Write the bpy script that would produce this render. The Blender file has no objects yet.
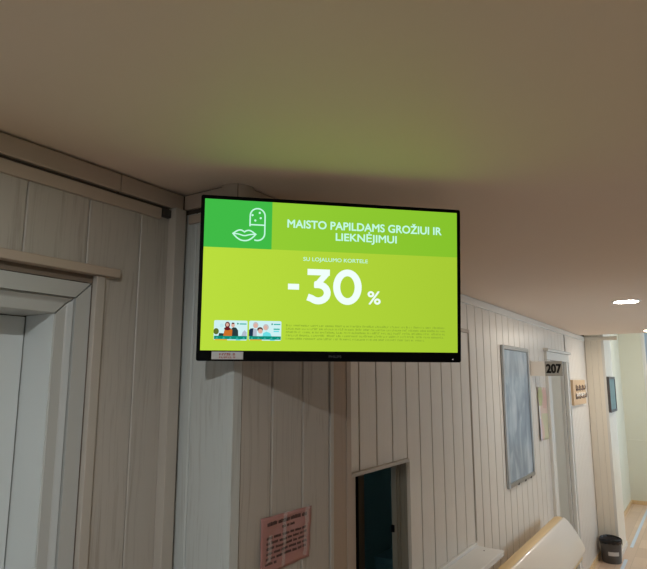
import bpy, bmesh, math, random
from mathutils import Vector, Matrix
from mathutils.geometry import tessellate_polygon

# ------------------------------------------------------------------ scene, camera, world, exposure
scene = bpy.context.scene
C = scene.collection
R = math.radians
EYE = 1.965                       # height of the phone above the floor
CEIL = 2.465


def Z(r):
    return EYE + r                # heights were measured from the eye


cam_data = bpy.data.cameras.new('camera')
cam_data.sensor_fit = 'HORIZONTAL'
cam_data.sensor_width = 36.0
cam_data.lens = 575.0 / 647.0 * 36.0
cam_data.clip_start = 0.02
cam = bpy.data.objects.new('camera', cam_data)
C.objects.link(cam)
cam.location = (0, 0, EYE)
cam.rotation_euler = (R(90 + 9.3815), 0, R(33.14 - 90))
scene.camera = cam

scene.view_settings.view_transform = 'Standard'
scene.view_settings.look = 'None'
scene.view_settings.gamma = 1.0
scene.view_settings.use_curve_mapping = False
scene.view_settings.exposure = 0.0
scene.cycles.max_bounces = 10
scene.cycles.diffuse_bounces = 6
scene.cycles.sample_clamp_indirect = 6.0

world = bpy.data.worlds.new('sky')
scene.world = world
world.use_nodes = True
bg = world.node_tree.nodes['Background']
bg.inputs['Color'].default_value = (0.80, 0.91, 1.0, 1)
bg.inputs['Strength'].default_value = 3.8

LAMP_STRENGTH = 185.0            # wide downlights along the corridor
SPOT_STRENGTH = 3700.0           # small bright spot overhead
LAMP_COLOR = (1.0, 0.91, 0.79, 1)
SPOT_COLOR = (0.93, 0.985, 1.0, 1)


# ------------------------------------------------------------------ materials
def lin(c):
    def f(v):
        v /= 255.0
        return v / 12.92 if v <= 0.04045 else ((v + 0.055) / 1.055) ** 2.4
    return (f(c[0]), f(c[1]), f(c[2]), 1)


MATS = {}


def mat(name, col, rough=0.5, metal=0.0, coat=0.0, spec=0.5, bump=0.0, bump_scale=80, vary=0.0, vary_scale=3.0):
    m = bpy.data.materials.new(name)
    m.use_nodes = True
    nt = m.node_tree
    b = nt.nodes['Principled BSDF']
    b.inputs['Base Color'].default_value = (*col[:3], 1)
    b.inputs['Roughness'].default_value = rough
    b.inputs['Metallic'].default_value = metal
    b.inputs['Coat Weight'].default_value = coat
    b.inputs['Specular IOR Level'].default_value = spec
    if bump or vary:
        tc = nt.nodes.new('ShaderNodeTexCoord')
    if bump:
        n = nt.nodes.new('ShaderNodeTexNoise')
        n.inputs['Scale'].default_value = bump_scale
        nt.links.new(tc.outputs['Object'], n.inputs['Vector'])
        bp = nt.nodes.new('ShaderNodeBump')
        bp.inputs['Strength'].default_value = bump
        bp.inputs['Distance'].default_value = 0.002
        nt.links.new(n.outputs['Fac'], bp.inputs['Height'])
        nt.links.new(bp.outputs['Normal'], b.inputs['Normal'])
    if vary:
        n2 = nt.nodes.new('ShaderNodeTexNoise')
        n2.inputs['Scale'].default_value = vary_scale
        n2.inputs['Detail'].default_value = 4
        nt.links.new(tc.outputs['Object'], n2.inputs['Vector'])
        mx = nt.nodes.new('ShaderNodeMix')
        mx.data_type = 'RGBA'
        mx.inputs[6].default_value = (*[c * (1 - vary) for c in col[:3]], 1)
        mx.inputs[7].default_value = (*[min(1, c * (1 + vary)) for c in col[:3]], 1)
        nt.links.new(n2.outputs['Fac'], mx.inputs[0])
        nt.links.new(mx.outputs[2], b.inputs['Base Color'])
    MATS[name] = m
    return m


def wood(name, light, dark, rough=0.45, sx=95.0, sz=2.2, lo=0.52, hi=0.68, amount=0.75):
    """painted / white-washed board with long vertical grain, different on each board"""
    m = bpy.data.materials.new(name)
    m.use_nodes = True
    nt = m.node_tree
    L = nt.links.new
    b = nt.nodes['Principled BSDF']
    b.inputs['Roughness'].default_value = rough
    tc = nt.nodes.new('ShaderNodeTexCoord')
    oi = nt.nodes.new('ShaderNodeObjectInfo')
    mul = nt.nodes.new('ShaderNodeMath')
    mul.operation = 'MULTIPLY'
    mul.inputs[1].default_value = 37.0
    L(oi.outputs['Random'], mul.inputs[0])
    cmb = nt.nodes.new('ShaderNodeCombineXYZ')
    L(mul.outputs[0], cmb.inputs[0])
    L(mul.outputs[0], cmb.inputs[2])
    add = nt.nodes.new('ShaderNodeVectorMath')
    add.operation = 'ADD'
    L(tc.outputs['Object'], add.inputs[0])
    L(cmb.outputs[0], add.inputs[1])
    # slow sideways wander, so that grain lines bend into cathedral shapes
    warp = nt.nodes.new('ShaderNodeTexNoise')
    warp.inputs['Scale'].default_value = 2.2
    warp.inputs['Detail'].default_value = 1
    L(add.outputs[0], warp.inputs['Vector'])
    wsc = nt.nodes.new('ShaderNodeVectorMath')
    wsc.operation = 'SCALE'
    wsc.inputs['Scale'].default_value = 0.055
    L(warp.outputs['Color'], wsc.inputs[0])
    add2 = nt.nodes.new('ShaderNodeVectorMath')
    add2.operation = 'ADD'
    L(add.outputs[0], add2.inputs[0])
    L(wsc.outputs[0], add2.inputs[1])
    mp = nt.nodes.new('ShaderNodeMapping')
    mp.inputs['Scale'].default_value = (sx, sx, sz)
    L(add2.outputs[0], mp.inputs['Vector'])
    n = nt.nodes.new('ShaderNodeTexNoise')
    n.inputs['Scale'].default_value = 1.0
    n.inputs['Detail'].default_value = 5
    n.inputs['Roughness'].default_value = 0.65
    L(mp.outputs[0], n.inputs['Vector'])
    cr = nt.nodes.new('ShaderNodeValToRGB')
    cr.color_ramp.elements[0].position = lo
    cr.color_ramp.elements[1].position = hi
    cr.color_ramp.elements[0].color = (0, 0, 0, 1)
    cr.color_ramp.elements[1].color = (amount, amount, amount, 1)
    L(n.outputs['Fac'], cr.inputs['Fac'])
    mx = nt.nodes.new('ShaderNodeMix')
    mx.data_type = 'RGBA'
    mx.inputs[6].default_value = (*light[:3], 1)
    mx.inputs[7].default_value = (*dark[:3], 1)
    L(cr.outputs['Color'], mx.inputs[0])
    L(mx.outputs[2], b.inputs['Base Color'])
    bp = nt.nodes.new('ShaderNodeBump')
    bp.inputs['Strength'].default_value = 0.25
    bp.inputs['Distance'].default_value = 0.001
    bp.invert = True
    L(cr.outputs['Color'], bp.inputs['Height'])
    L(bp.outputs['Normal'], b.inputs['Normal'])
    MATS[name] = m
    return m


def emit(name, srgb, strength=1.0):
    m = bpy.data.materials.new(name)
    m.use_nodes = True
    nt = m.node_tree
    nt.nodes.remove(nt.nodes['Principled BSDF'])
    e = nt.nodes.new('ShaderNodeEmission')
    e.inputs['Color'].default_value = lin(srgb)
    e.inputs['Strength'].default_value = strength
    nt.links.new(e.outputs[0], nt.nodes['Material Output'].inputs['Surface'])
    MATS[name] = m
    return m


mat('ceiling', (0.82, 0.675, 0.55), 0.55, bump=0.05, bump_scale=60)
wood('washed_board', (0.435, 0.395, 0.345), (0.325, 0.285, 0.24))
wood('corner_board', (0.50, 0.515, 0.49), (0.39, 0.385, 0.355), amount=0.8)
wood('painted_board', (0.70, 0.65, 0.58), (0.655, 0.60, 0.53), rough=0.32, amount=0.6)
mat('plain_trim', (0.42, 0.337, 0.268), 0.42, vary=0.06, vary_scale=4)
wood('cover_board', (0.38, 0.285, 0.21), (0.33, 0.24, 0.17), amount=0.7)
wood('cream_board', (0.79, 0.73, 0.62), (0.75, 0.68, 0.57), rough=0.3, amount=0.6)
mat('groove', (0.17, 0.128, 0.095), 0.7)
mat('washed_trim', (0.44, 0.395, 0.34), 0.42, vary=0.05, vary_scale=4)
mat('groove_dark', (0.06, 0.042, 0.03), 0.8)
mat('door_paint', (0.61, 0.635, 0.62), 0.4)
mat('casing_paint', (0.44, 0.44, 0.415), 0.42)
mat('gloss_paint', (0.72, 0.70, 0.65), 0.25)
mat('far_door', (0.40, 0.375, 0.31), 0.6)
mat('hall_wall', (0.66, 0.645, 0.53), 0.6, vary=0.03)
mat('plaster', (0.60, 0.56, 0.48), 0.7)
mat('dark_bracket', (0.035, 0.03, 0.026), 0.5)
mat('black_plastic', (0.002, 0.002, 0.0022), 0.5, spec=0.06)
mat('back_plastic', (0.02, 0.02, 0.022), 0.55)
mat('steel', (0.35, 0.35, 0.36), 0.35, metal=1.0)
mat('aluminium', (0.45, 0.45, 0.44), 0.35, metal=1.0)
mat('white_laminate', (0.78, 0.78, 0.75), 0.25)
mat('teal_wall', (0.17, 0.30, 0.285), 0.6)
mat('teal_steel', (0.12, 0.25, 0.27), 0.4)
wood('dark_wood', (0.22, 0.16, 0.10), (0.13, 0.09, 0.055))
wood('jamb_wood', (0.29, 0.25, 0.185), (0.23, 0.19, 0.14), amount=0.7)
wood('plaque_wood', (0.60, 0.42, 0.25), (0.47, 0.31, 0.17))
wood('base_wood', (0.66, 0.47, 0.25), (0.5, 0.34, 0.17))
mat('bin_plastic', (0.075, 0.07, 0.068), 0.4)
mat('liner', (0.008, 0.008, 0.009), 0.22)
mat('label_paper', (0.55, 0.54, 0.52), 0.6)
mat('tape_blue', (0.58, 0.69, 0.82), 0.3)
mat('leather_pale', (0.72, 0.63, 0.53), 0.30, coat=0.3, bump=0.1, bump_scale=250)
mat('leather_tan', (0.68, 0.49, 0.24), 0.4, bump=0.1, bump_scale=250)
mat('ink', (0.025, 0.02, 0.022), 0.6)
mat('ink_brown', (0.07, 0.035, 0.03), 0.6)
mat('ink_red', (0.42, 0.05, 0.03), 0.6)
mat('sticker', (0.55, 0.54, 0.54), 0.5)
mat('sign_plate', (0.33, 0.31, 0.27), 0.45)
mat('sign_blank', (0.84, 0.79, 0.72), 0.4)
mat('pink_paper', (0.40, 0.19, 0.17), 0.45, vary=0.08, vary_scale=14)
mat('chalk_white', (0.8, 0.78, 0.74), 0.6)
mat('skirting', (0.72, 0.69, 0.63), 0.4)
mat('logo_grey', (0.06, 0.06, 0.065), 0.4)

# sticky tape: clear film over the notice
m = mat('clear_tape', (0.9, 0.86, 0.84), 0.12)
nt = m.node_tree
tr = nt.nodes.new('ShaderNodeBsdfTransparent')
mxs = nt.nodes.new('ShaderNodeMixShader')
mxs.inputs[0].default_value = 0.26
nt.links.new(tr.outputs[0], mxs.inputs[1])
nt.links.new(nt.nodes['Principled BSDF'].outputs[0], mxs.inputs[2])
nt.links.new(mxs.outputs[0], nt.nodes['Material Output'].inputs['Surface'])

# window pane
m = mat('pane_glass', (0.85, 0.95, 1.0), 0.02)
nt = m.node_tree
tr = nt.nodes.new('ShaderNodeBsdfTransparent')
tr.inputs['Color'].default_value = (0.93, 0.97, 1, 1)
gl = nt.nodes.new('ShaderNodeBsdfGlossy')
gl.inputs['Roughness'].default_value = 0.02
fr = nt.nodes.new('ShaderNodeFresnel')
mxs = nt.nodes.new('ShaderNodeMixShader')
nt.links.new(fr.outputs[0], mxs.inputs[0])
nt.links.new(tr.outputs[0], mxs.inputs[1])
nt.links.new(gl.outputs[0], mxs.inputs[2])
nt.links.new(mxs.outputs[0], nt.nodes['Material Output'].inputs['Surface'])

m = mat('frosted_glass', (0.66, 0.74, 0.78), 0.25)
nt = m.node_tree
tl_ = nt.nodes.new('ShaderNodeBsdfTranslucent')
tl_.inputs['Color'].default_value = (0.30, 0.335, 0.355, 1)
mxs = nt.nodes.new('ShaderNodeMixShader')
mxs.inputs[0].default_value = 0.25
nt.links.new(tl_.outputs[0], mxs.inputs[1])
nt.links.new(nt.nodes['Principled BSDF'].outputs[0], mxs.inputs[2])
nt.links.new(mxs.outputs[0], nt.nodes['Material Output'].inputs['Surface'])

# floor: parquet-look vinyl, short warm blocks
m = mat('floor_vinyl', (0.55, 0.40, 0.28), 0.28)
nt = m.node_tree
tc = nt.nodes.new('ShaderNodeTexCoord')
br = nt.nodes.new('ShaderNodeTexBrick')
br.inputs['Color1'].default_value = (0.70, 0.53, 0.40, 1)
br.inputs['Color2'].default_value = (0.58, 0.42, 0.31, 1)
br.inputs['Mortar'].default_value = (0.50, 0.36, 0.26, 1)
br.inputs['Scale'].default_value = 1.0
br.inputs['Mortar Size'].default_value = 0.003
br.inputs['Brick Width'].default_value = 0.42
br.inputs['Row Height'].default_value = 0.14
nt.links.new(tc.outputs['Object'], br.inputs['Vector'])
nt.links.new(br.outputs['Color'], nt.nodes['Principled BSDF'].inputs['Base Color'])

# faded blue print behind the cover of the poster frame
m = mat('poster_print', (0.4, 0.5, 0.56), 0.5, coat=0.25)
nt = m.node_tree
b = nt.nodes['Principled BSDF']
b.inputs['Coat Roughness'].default_value = 0.08
tc = nt.nodes.new('ShaderNodeTexCoord')
mp = nt.nodes.new('ShaderNodeMapping')
mp.inputs['Scale'].default_value = (7.5, 1, 3.4)
nt.links.new(tc.outputs['Object'], mp.inputs['Vector'])
n1 = nt.nodes.new('ShaderNodeTexNoise')
n1.inputs['Scale'].default_value = 1.0
n1.inputs['Detail'].default_value = 3
n1.inputs['Distortion'].default_value = 0.7
nt.links.new(mp.outputs[0], n1.inputs['Vector'])
cr = nt.nodes.new('ShaderNodeValToRGB')
e = cr.color_ramp.elements
e[0].position, e[0].color = 0.30, (0.17, 0.205, 0.245, 1)
e[1].position, e[1].color = 0.72, (0.47, 0.52, 0.56, 1)
x = e.new(0.48); x.color = (0.25, 0.305, 0.355, 1)
x = e.new(0.56); x.color = (0.33, 0.39, 0.435, 1)
nt.links.new(n1.outputs['Fac'], cr.inputs['Fac'])
sp = nt.nodes.new('ShaderNodeSeparateXYZ')
nt.links.new(tc.outputs['Object'], sp.inputs[0])
mr = nt.nodes.new('ShaderNodeMapRange')
mr.inputs['From Min'].default_value = 0.45
mr.inputs['From Max'].default_value = 1.5
nt.links.new(sp.outputs['Z'], mr.inputs['Value'])
mx = nt.nodes.new('ShaderNodeMix')
mx.data_type = 'RGBA'
mx.inputs[7].default_value = (0.32, 0.385, 0.425, 1)
nt.links.new(mr.outputs[0], mx.inputs[0])
nt.links.new(cr.outputs['Color'], mx.inputs[6])
nt.links.new(mx.outputs[2], b.inputs['Base Color'])

# display colours (these give off light)
emit('screen_lime', (180, 217, 62))
emit('screen_green', (64, 186, 70))
emit('screen_leaf', (143, 202, 50))
emit('screen_white', (240, 255, 250))
emit('screen_mint', (196, 250, 226))
emit('screen_small', (138, 170, 50))
emit('card_pale', (206, 240, 242))
emit('card_sky', (190, 232, 238))
emit('card_teal', (10, 138, 118))
emit('card_teal_light', (60, 180, 165))
emit('card_skin', (222, 176, 160))
emit('card_hair', (92, 60, 52))
emit('card_grey_hair', (196, 190, 190))
emit('card_orange', (200, 112, 40))
emit('card_maroon', (100, 28, 36))
emit('card_dark', (40, 62, 62))
emit('card_navy', (30, 52, 76))
emit('card_olive', (96, 112, 44))
emit('card_amber', (232, 176, 50))
emit('card_aqua', (110, 222, 228))
emit('card_city', (176, 188, 204))
emit('led_white', (255, 255, 255), 1.0)
for nm_, st_ in (('lamp_diffuser', LAMP_STRENGTH), ('lamp_small', 3 * LAMP_STRENGTH), ('lamp_spot', SPOT_STRENGTH)):
    m = emit(nm_, (255, 255, 255), st_)
    [n for n in m.node_tree.nodes if n.type == 'EMISSION'][0].inputs['Color'].default_value = LAMP_COLOR if nm_ != 'lamp_spot' else SPOT_COLOR


# the lime background of the advert brightens towards its left side (that is the picture on the display)
def screen_gradient(name, left, right, w):
    m = MATS[name]
    nt = m.node_tree
    e = [n for n in nt.nodes if n.type == 'EMISSION'][0]
    tc = nt.nodes.new('ShaderNodeTexCoord')
    sp = nt.nodes.new('ShaderNodeSeparateXYZ')
    mr = nt.nodes.new('ShaderNodeMapRange')
    mr.inputs['From Min'].default_value = -w / 2
    mr.inputs['From Max'].default_value = w / 2
    mx = nt.nodes.new('ShaderNodeMix')
    mx.data_type = 'RGBA'
    mx.inputs[6].default_value = lin(left)
    mx.inputs[7].default_value = lin(right)
    nt.links.new(tc.outputs['Object'], sp.inputs[0])
    nt.links.new(sp.outputs['X'], mr.inputs['Value'])
    nt.links.new(mr.outputs[0], mx.inputs[0])
    nt.links.new(mx.outputs[2], e.inputs['Color'])


screen_gradient('screen_lime', (186, 222, 62), (166, 202, 52), 0.6375)
screen_gradient('screen_leaf', (152, 208, 54), (134, 194, 44), 0.6375)


# ------------------------------------------------------------------ object helpers
def link(name, me, parent=None, loc=(0, 0, 0), rot=None):
    o = bpy.data.objects.new(name, me)
    C.objects.link(o)
    o.location = loc
    if rot is not None:
        o.rotation_euler = rot
    if parent is not None:
        o.parent = parent
    return o


def thing(name, label, cat, loc=(0, 0, 0), rot=None, group=None):
    o = link(name, None, None, loc, rot)
    tag(o, label, cat, group)
    return o


def tag(o, label, cat, group=None):
    o['label'] = label
    o['category'] = cat
    if group:
        o['group'] = group
    return o


def struct(o, label=None):
    o['kind'] = 'structure'
    if label:
        o['label'] = label
    return o


class MB:
    """collects polygons (several materials) and links them as one mesh object"""

    def __init__(self):
        self.v, self.f, self.mi, self.mats = [], [], [], []

    def _m(self, m):
        if m not in self.mats:
            self.mats.append(m)
        return self.mats.index(m)

    def poly(self, pts, m):
        n = len(self.v)
        self.v += [tuple(p) for p in pts]
        self.f.append(list(range(n, n + len(pts))))
        self.mi.append(self._m(m))

    def box(self, x0, x1, y0, y1, z0, z1, m):
        n = len(self.v)
        self.v += [(x0, y0, z0), (x1, y0, z0), (x1, y1, z0), (x0, y1, z0),
                   (x0, y0, z1), (x1, y0, z1), (x1, y1, z1), (x0, y1, z1)]
        for q in ((0, 3, 2, 1), (4, 5, 6, 7), (0, 1, 5, 4), (1, 2, 6, 5), (2, 3, 7, 6), (3, 0, 4, 7)):
            self.f.append([n + i for i in q])
            self.mi.append(self._m(m))
        return self

    def prism(self, prof, a0, a1, m, axis='z', caps=True):
        """extrude a closed 2-D profile along an axis: z -> (x,y), x -> (y,z), y -> (x,z)"""
        n = len(self.v)
        k = len(prof)
        mp = {'z': lambda p, a: (p[0], p[1], a), 'x': lambda p, a: (a, p[0], p[1]), 'y': lambda p, a: (p[0], a, p[1])}[axis]
        self.v += [mp(p, a0) for p in prof] + [mp(p, a1) for p in prof]
        for i in range(k):
            j = (i + 1) % k
            self.f.append([n + i, n + j, n + k + j, n + k + i])
            self.mi.append(self._m(m))
        if caps:
            self.f.append([n + i for i in range(k)][::-1])
            self.f.append([n + k + i for i in range(k)])
            self.mi += [self._m(m)] * 2
        return self

    def lathe(self, prof, m, seg=32, c=(0, 0)):
        n = len(self.v)
        for r, z in prof:
            for s in range(seg):
                a = 2 * math.pi * s / seg
                self.v.append((c[0] + r * math.cos(a), c[1] + r * math.sin(a), z))
        for i in range(len(prof) - 1):
            for s in range(seg):
                t = (s + 1) % seg
                self.f.append([n + i * seg + s, n + i * seg + t, n + (i + 1) * seg + t, n + (i + 1) * seg + s])
                self.mi.append(self._m(m))
        return self

    def tube(self, pts, r, m, seg=8):
        pts = [Vector(p) for p in pts]
        n = len(self.v)
        for i, p in enumerate(pts):
            d = (pts[min(i + 1, len(pts) - 1)] - pts[max(i - 1, 0)]).normalized()
            a = d.cross(Vector((0, 0, 1)))
            if a.length < 1e-3:
                a = d.cross(Vector((1, 0, 0)))
            a.normalize()
            b_ = d.cross(a)
            for s in range(seg):
                t = 2 * math.pi * s / seg
                self.v.append(tuple(p + a * (r * math.cos(t)) + b_ * (r * math.sin(t))))
        for i in range(len(pts) - 1):
            for s in range(seg):
                t = (s + 1) % seg
                self.f.append([n + i * seg + s, n + i * seg + t, n + (i + 1) * seg + t, n + (i + 1) * seg + s])
                self.mi.append(self._m(m))
        for i in (0, len(pts) - 1):
            self.f.append([n + i * seg + s for s in range(seg)])
            self.mi.append(self._m(m))
        return self

    def mesh(self, name, smooth=False, bevel=0.0, seg=2, weld=True):
        me = bpy.data.meshes.new(name)
        me.from_pydata(self.v, [], self.f)
        for m in self.mats:
            me.materials.append(MATS[m])
        me.polygons.foreach_set('material_index', self.mi)
        bm = bmesh.new()
        bm.from_mesh(me)
        if weld:
            bmesh.ops.remove_doubles(bm, verts=bm.verts, dist=1e-6)
            bmesh.ops.recalc_face_normals(bm, faces=bm.faces)
        if bevel:
            ed = [e for e in bm.edges if len(e.link_faces) == 2 and e.calc_face_angle(0) > 0.6]
            bmesh.ops.bevel(bm, geom=ed, offset=bevel, segments=seg, affect='EDGES', profile=0.5, clamp_overlap=True)
        if smooth:
            for f in bm.faces:
                f.smooth = True
            for e in bm.edges:
                if len(e.link_faces) == 2 and e.calc_face_angle(0) > 0.7:
                    e.smooth = False
        bm.to_mesh(me)
        bm.free()
        return me

    def build(self, name, parent=None, loc=(0, 0, 0), rot=None, **kw):
        return link(name, self.mesh(name, **kw), parent, loc, rot)


def box_obj(name, x0, x1, y0, y1, z0, z1, m, parent=None, bevel=0.0, loc=None):
    """a box whose origin is its own lower centre"""
    c = ((x0 + x1) / 2, (y0 + y1) / 2, z0)
    b = MB().box(x0 - c[0], x1 - c[0], y0 - c[1], y1 - c[1], 0, z1 - z0, m)
    return b.build(name, parent, c, bevel=bevel)


BOARD_CACHE = {}


def board(parent, w, z0, z1, m, loc_xy, face='-y', thick=0.008, ch=0.003, gap=0.003, name='board'):
    """tongue-and-groove plank; the origin is the middle of its front face at the foot"""
    key = (round(w, 4), round(z1 - z0, 4), m, thick, ch, gap)
    if key not in BOARD_CACHE:
        h = w / 2 - gap / 2
        prof = [(-h, thick), (-h, ch), (-h + ch, 0), (h - ch, 0), (h, ch), (h, thick)]
        BOARD_CACHE[key] = MB().prism(prof, 0, z1 - z0, m).mesh('board')
    rot = {'-y': (0, 0, 0), '-x': (0, 0, -math.pi / 2), '+x': (0, 0, math.pi / 2)}[face]
    return link(name, BOARD_CACHE[key], parent, (loc_xy[0], loc_xy[1], z0), rot)


def stroke(mb, pts, w, m, y, closed=False):
    """flat ribbon of width w along 2-D points (x, z) at depth y"""
    n = len(pts)
    Lf, Rt = [], []
    for i in range(n):
        p = Vector(pts[i])
        a = Vector(pts[i - 1]) if (i > 0 or closed) else None
        c = Vector(pts[(i + 1) % n]) if (i < n - 1 or closed) else None
        d1 = (p - a).normalized() if a is not None else None
        d2 = (c - p).normalized() if c is not None else None
        d = d1 if d2 is None else d2 if d1 is None else (d1 + d2).normalized()
        nn = Vector((-d.y, d.x))
        k = 1.0
        if d1 is not None and d2 is not None:
            k = 1.0 / max(0.5, nn.dot(Vector((-d1.y, d1.x))))
        Lf.append(p + nn * (w / 2 * k))
        Rt.append(p - nn * (w / 2 * k))
    for i in range(n if closed else n - 1):
        j = (i + 1) % n
        mb.poly([(Lf[i].x, y, Lf[i].y), (Rt[i].x, y, Rt[i].y), (Rt[j].x, y, Rt[j].y), (Lf[j].x, y, Lf[j].y)], m)


def ellipse(cx, cz, rx, rz, n=20, a0=0.0, a1=2 * math.pi, full=True):
    k = n if full else n - 1
    return [(cx + rx * math.cos(a0 + (a1 - a0) * i / k), cz + rz * math.sin(a0 + (a1 - a0) * i / k)) for i in range(n)]


def flat(mb, pts, m, y):
    mb.poly([(p[0], y, p[1]) for p in pts], m)


def text_mesh(body, x0, x1, z0, z1, m, y=0.0, bold=0.0):
    """lettering fitted so that capitals run from z0 to z1 and the line from x0 to x1"""
    def raw(t):
        cu = bpy.data.curves.new('lettering', 'FONT')
        cu.body = t
        cu.resolution_u = 6
        o = bpy.data.objects.new('lettering', cu)
        C.objects.link(o)
        bpy.context.view_layer.update()
        me = bpy.data.meshes.new_from_object(o.evaluated_get(bpy.context.evaluated_depsgraph_get()))
        bpy.data.objects.remove(o)
        return me
    hm = raw('H')
    zs = [v.co.y for v in hm.vertices]
    lo, hi = min(zs), max(zs)
    me = raw(body)
    xs = [v.co.x for v in me.vertices]
    a, b_ = min(xs), max(xs)
    for v in me.vertices:
        v.co = Vector((x0 + (v.co.x - a) / (b_ - a) * (x1 - x0), y, z0 + (v.co.y - lo) / (hi - lo) * (z1 - z0)))
    if bold:
        t = bold * (z1 - z0) / (hi - lo)
        V = [v.co.copy() for v in me.vertices]
        F = [list(p.vertices) for p in me.polygons]
        vs, fs = [], []
        ring = [(0, 0)] + [(t * math.cos(q * math.pi / 4), t * math.sin(q * math.pi / 4)) for q in range(8)]
        for q, (ox, oz) in enumerate(ring):
            n0 = len(vs)
            vs += [(v.x + ox, v.y - 0.000004 * q, v.z + oz) for v in V]
            fs += [[i + n0 for i in f] for f in F]
        me = bpy.data.meshes.new('lettering')
        me.from_pydata(vs, [], fs)
    me.materials.clear()
    me.materials.append(MATS[m])
    return me


def scribble(mb, x0, x1, z0, z1, m, y, rnd, word=(3, 9), slope=0.0):
    """a line of tiny letter-like strokes, too small to be read"""
    h = z1 - z0
    x = x0
    while x < x1:
        for _ in range(rnd.randint(*word)):
            if x > x1:
                break
            w = h * rnd.uniform(0.45, 0.75)
            up = h * rnd.choice((0.75, 0.75, 0.8, 1.0))
            dz = slope * (x - x0)
            t = h * 0.22
            flat(mb, [(x, z0 + dz), (x + t, z0 + dz), (x + t, z0 + up + dz), (x, z0 + up + dz)], m, y)
            if rnd.random() < 0.7:
                zz = z0 + dz + rnd.choice((0, up - t, up / 2))
                flat(mb, [(x, zz), (x + w, zz), (x + w, zz + t), (x, zz + t)], m, y)
            if rnd.random() < 0.5:
                flat(mb, [(x + w - t, z0 + dz), (x + w, z0 + dz), (x + w, z0 + up + dz), (x + w - t, z0 + up + dz)], m, y)
            x += w + h * 0.22
        x += h * 0.55


# ------------------------------------------------------------------ room shell
XB, XE = -2.6, 10.80                      # back wall, end wall of the hall
YR = -1.55                                # wall on the right, never in view
XC = 7.15                                 # end of the low corridor ceiling
HALL = 3.25

struct(box_obj('floor', XB - 0.2, XE + 0.2, YR - 0.2, 1.45, -0.1, 0, 'floor_vinyl'))
struct(MB().box(XB - 0.2, XC, YR - 0.2, 1.45, CEIL, CEIL + 0.10, 'ceiling').build('ceiling'))
struct(MB().box(XC, XE + 0.2, YR - 0.2, 1.45, HALL, HALL + 0.1, 'plaster')
       .box(XC - 0.08, XC, YR - 0.2, 1.45, CEIL + 0.1, HALL + 0.1, 'plaster').build('ceiling_hall'))


def wall_with_holes(name, a0, a1, z0, z1, b0, b1, holes, m, along='x'):
    """slab along x (b = y range) or along y (b = x range) with rectangular openings (a0,a1,z0,z1)"""
    mb = MB()

    def put(p, q, r, s):
        if q - p < 1e-6 or s - r < 1e-6:
            return
        if along == 'x':
            mb.box(p, q, b0, b1, r, s, m)
        else:
            mb.box(b0, b1, p, q, r, s, m)
    cur = a0
    for h in sorted(holes):
        put(cur, h[0], z0, z1)
        put(h[0], h[1], z0, h[2])
        put(h[0], h[1], h[3], z1)
        cur = h[1]
    put(cur, a1, z0, z1)
    return struct(mb.build(name, weld=False))


# --- near wall on the left, with the first door
XR, ZT = 0.730, Z(0.144)                  # right edge and head of the first door opening
XL = XR - 0.86
wall_left = wall_with_holes('wall_left', XB - 0.2, 1.08, 0, CEIL, 1.163, 1.45, [(XL - 0.075, XR + 0.075, 0, ZT + 0.075)], 'groove')
GA = [0.927 - 0.1475 * k for k in range(26)][::-1]
zhead = Z(0.2575)
ztop = Z(0.43)
for a, b_ in zip(GA[:-1], GA[1:]):
    if b_ < -0.34 or a > 0.84:
        z0 = 0.0
    else:
        z0 = zhead + 0.004
    if b_ < XB:
        continue
    board(wall_left, b_ - a, z0, ztop, 'washed_board', ((a + b_) / 2, 1.155), ch=0.002, gap=0.0016)
# beside the casing, below the head board
board(wall_left, 0.927 - 0.829, 0, zhead + 0.004, 'washed_board', ((0.927 + 0.829) / 2, 1.1551), ch=0.002, gap=0.0016)
board(wall_left, 1.0735 - 0.927, 0, ztop, 'washed_board', ((0.927 + 1.0735) / 2, 1.155), ch=0.002, gap=0.0016)

# door_1: stepped painted casing set behind the panelling, plain leaf
door_1 = struct(link('door_1', None, None, ((XL + XR) / 2, 1.2, 0)), 'white door in a stepped casing at the left edge')
dx, dy = door_1.location.x, door_1.location.y
casing = [(0.0, 1.30), (0.0, 1.184), (0.002, 1.181), (0.024, 1.180), (0.027, 1.178), (0.034, 1.168), (0.0345, 1.174), (0.0375, 1.174), (0.038, 1.1645), (0.0735, 1.164), (0.0735, 1.30)]


def casing_piece(name, kind):
    mb = MB()
    k = len(casing)
    g = 0.0022
    for s in (0, 1):
        for t, y in casing:
            if kind == 'right':
                p = (XR + t, y, 0.0 if s == 0 else ZT + t - g)
            elif kind == 'left':
                p = (XL - t, y, 0.0 if s == 0 else ZT + t - g)
            else:
                p = (XL - t + g if s == 0 else XR + t - g, y, ZT + t)
            mb.v.append((p[0] - dx, p[1] - dy, p[2]))
    for i in range(k):
        j = (i + 1) % k
        mb.f.append([i, j, k + j, k + i])
        mb.mi.append(mb._m('casing_paint'))
    mb.f += [list(range(k))[::-1], [k + i for i in range(k)]]
    mb.mi += [0, 0]
    return mb.build(name, door_1)


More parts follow.
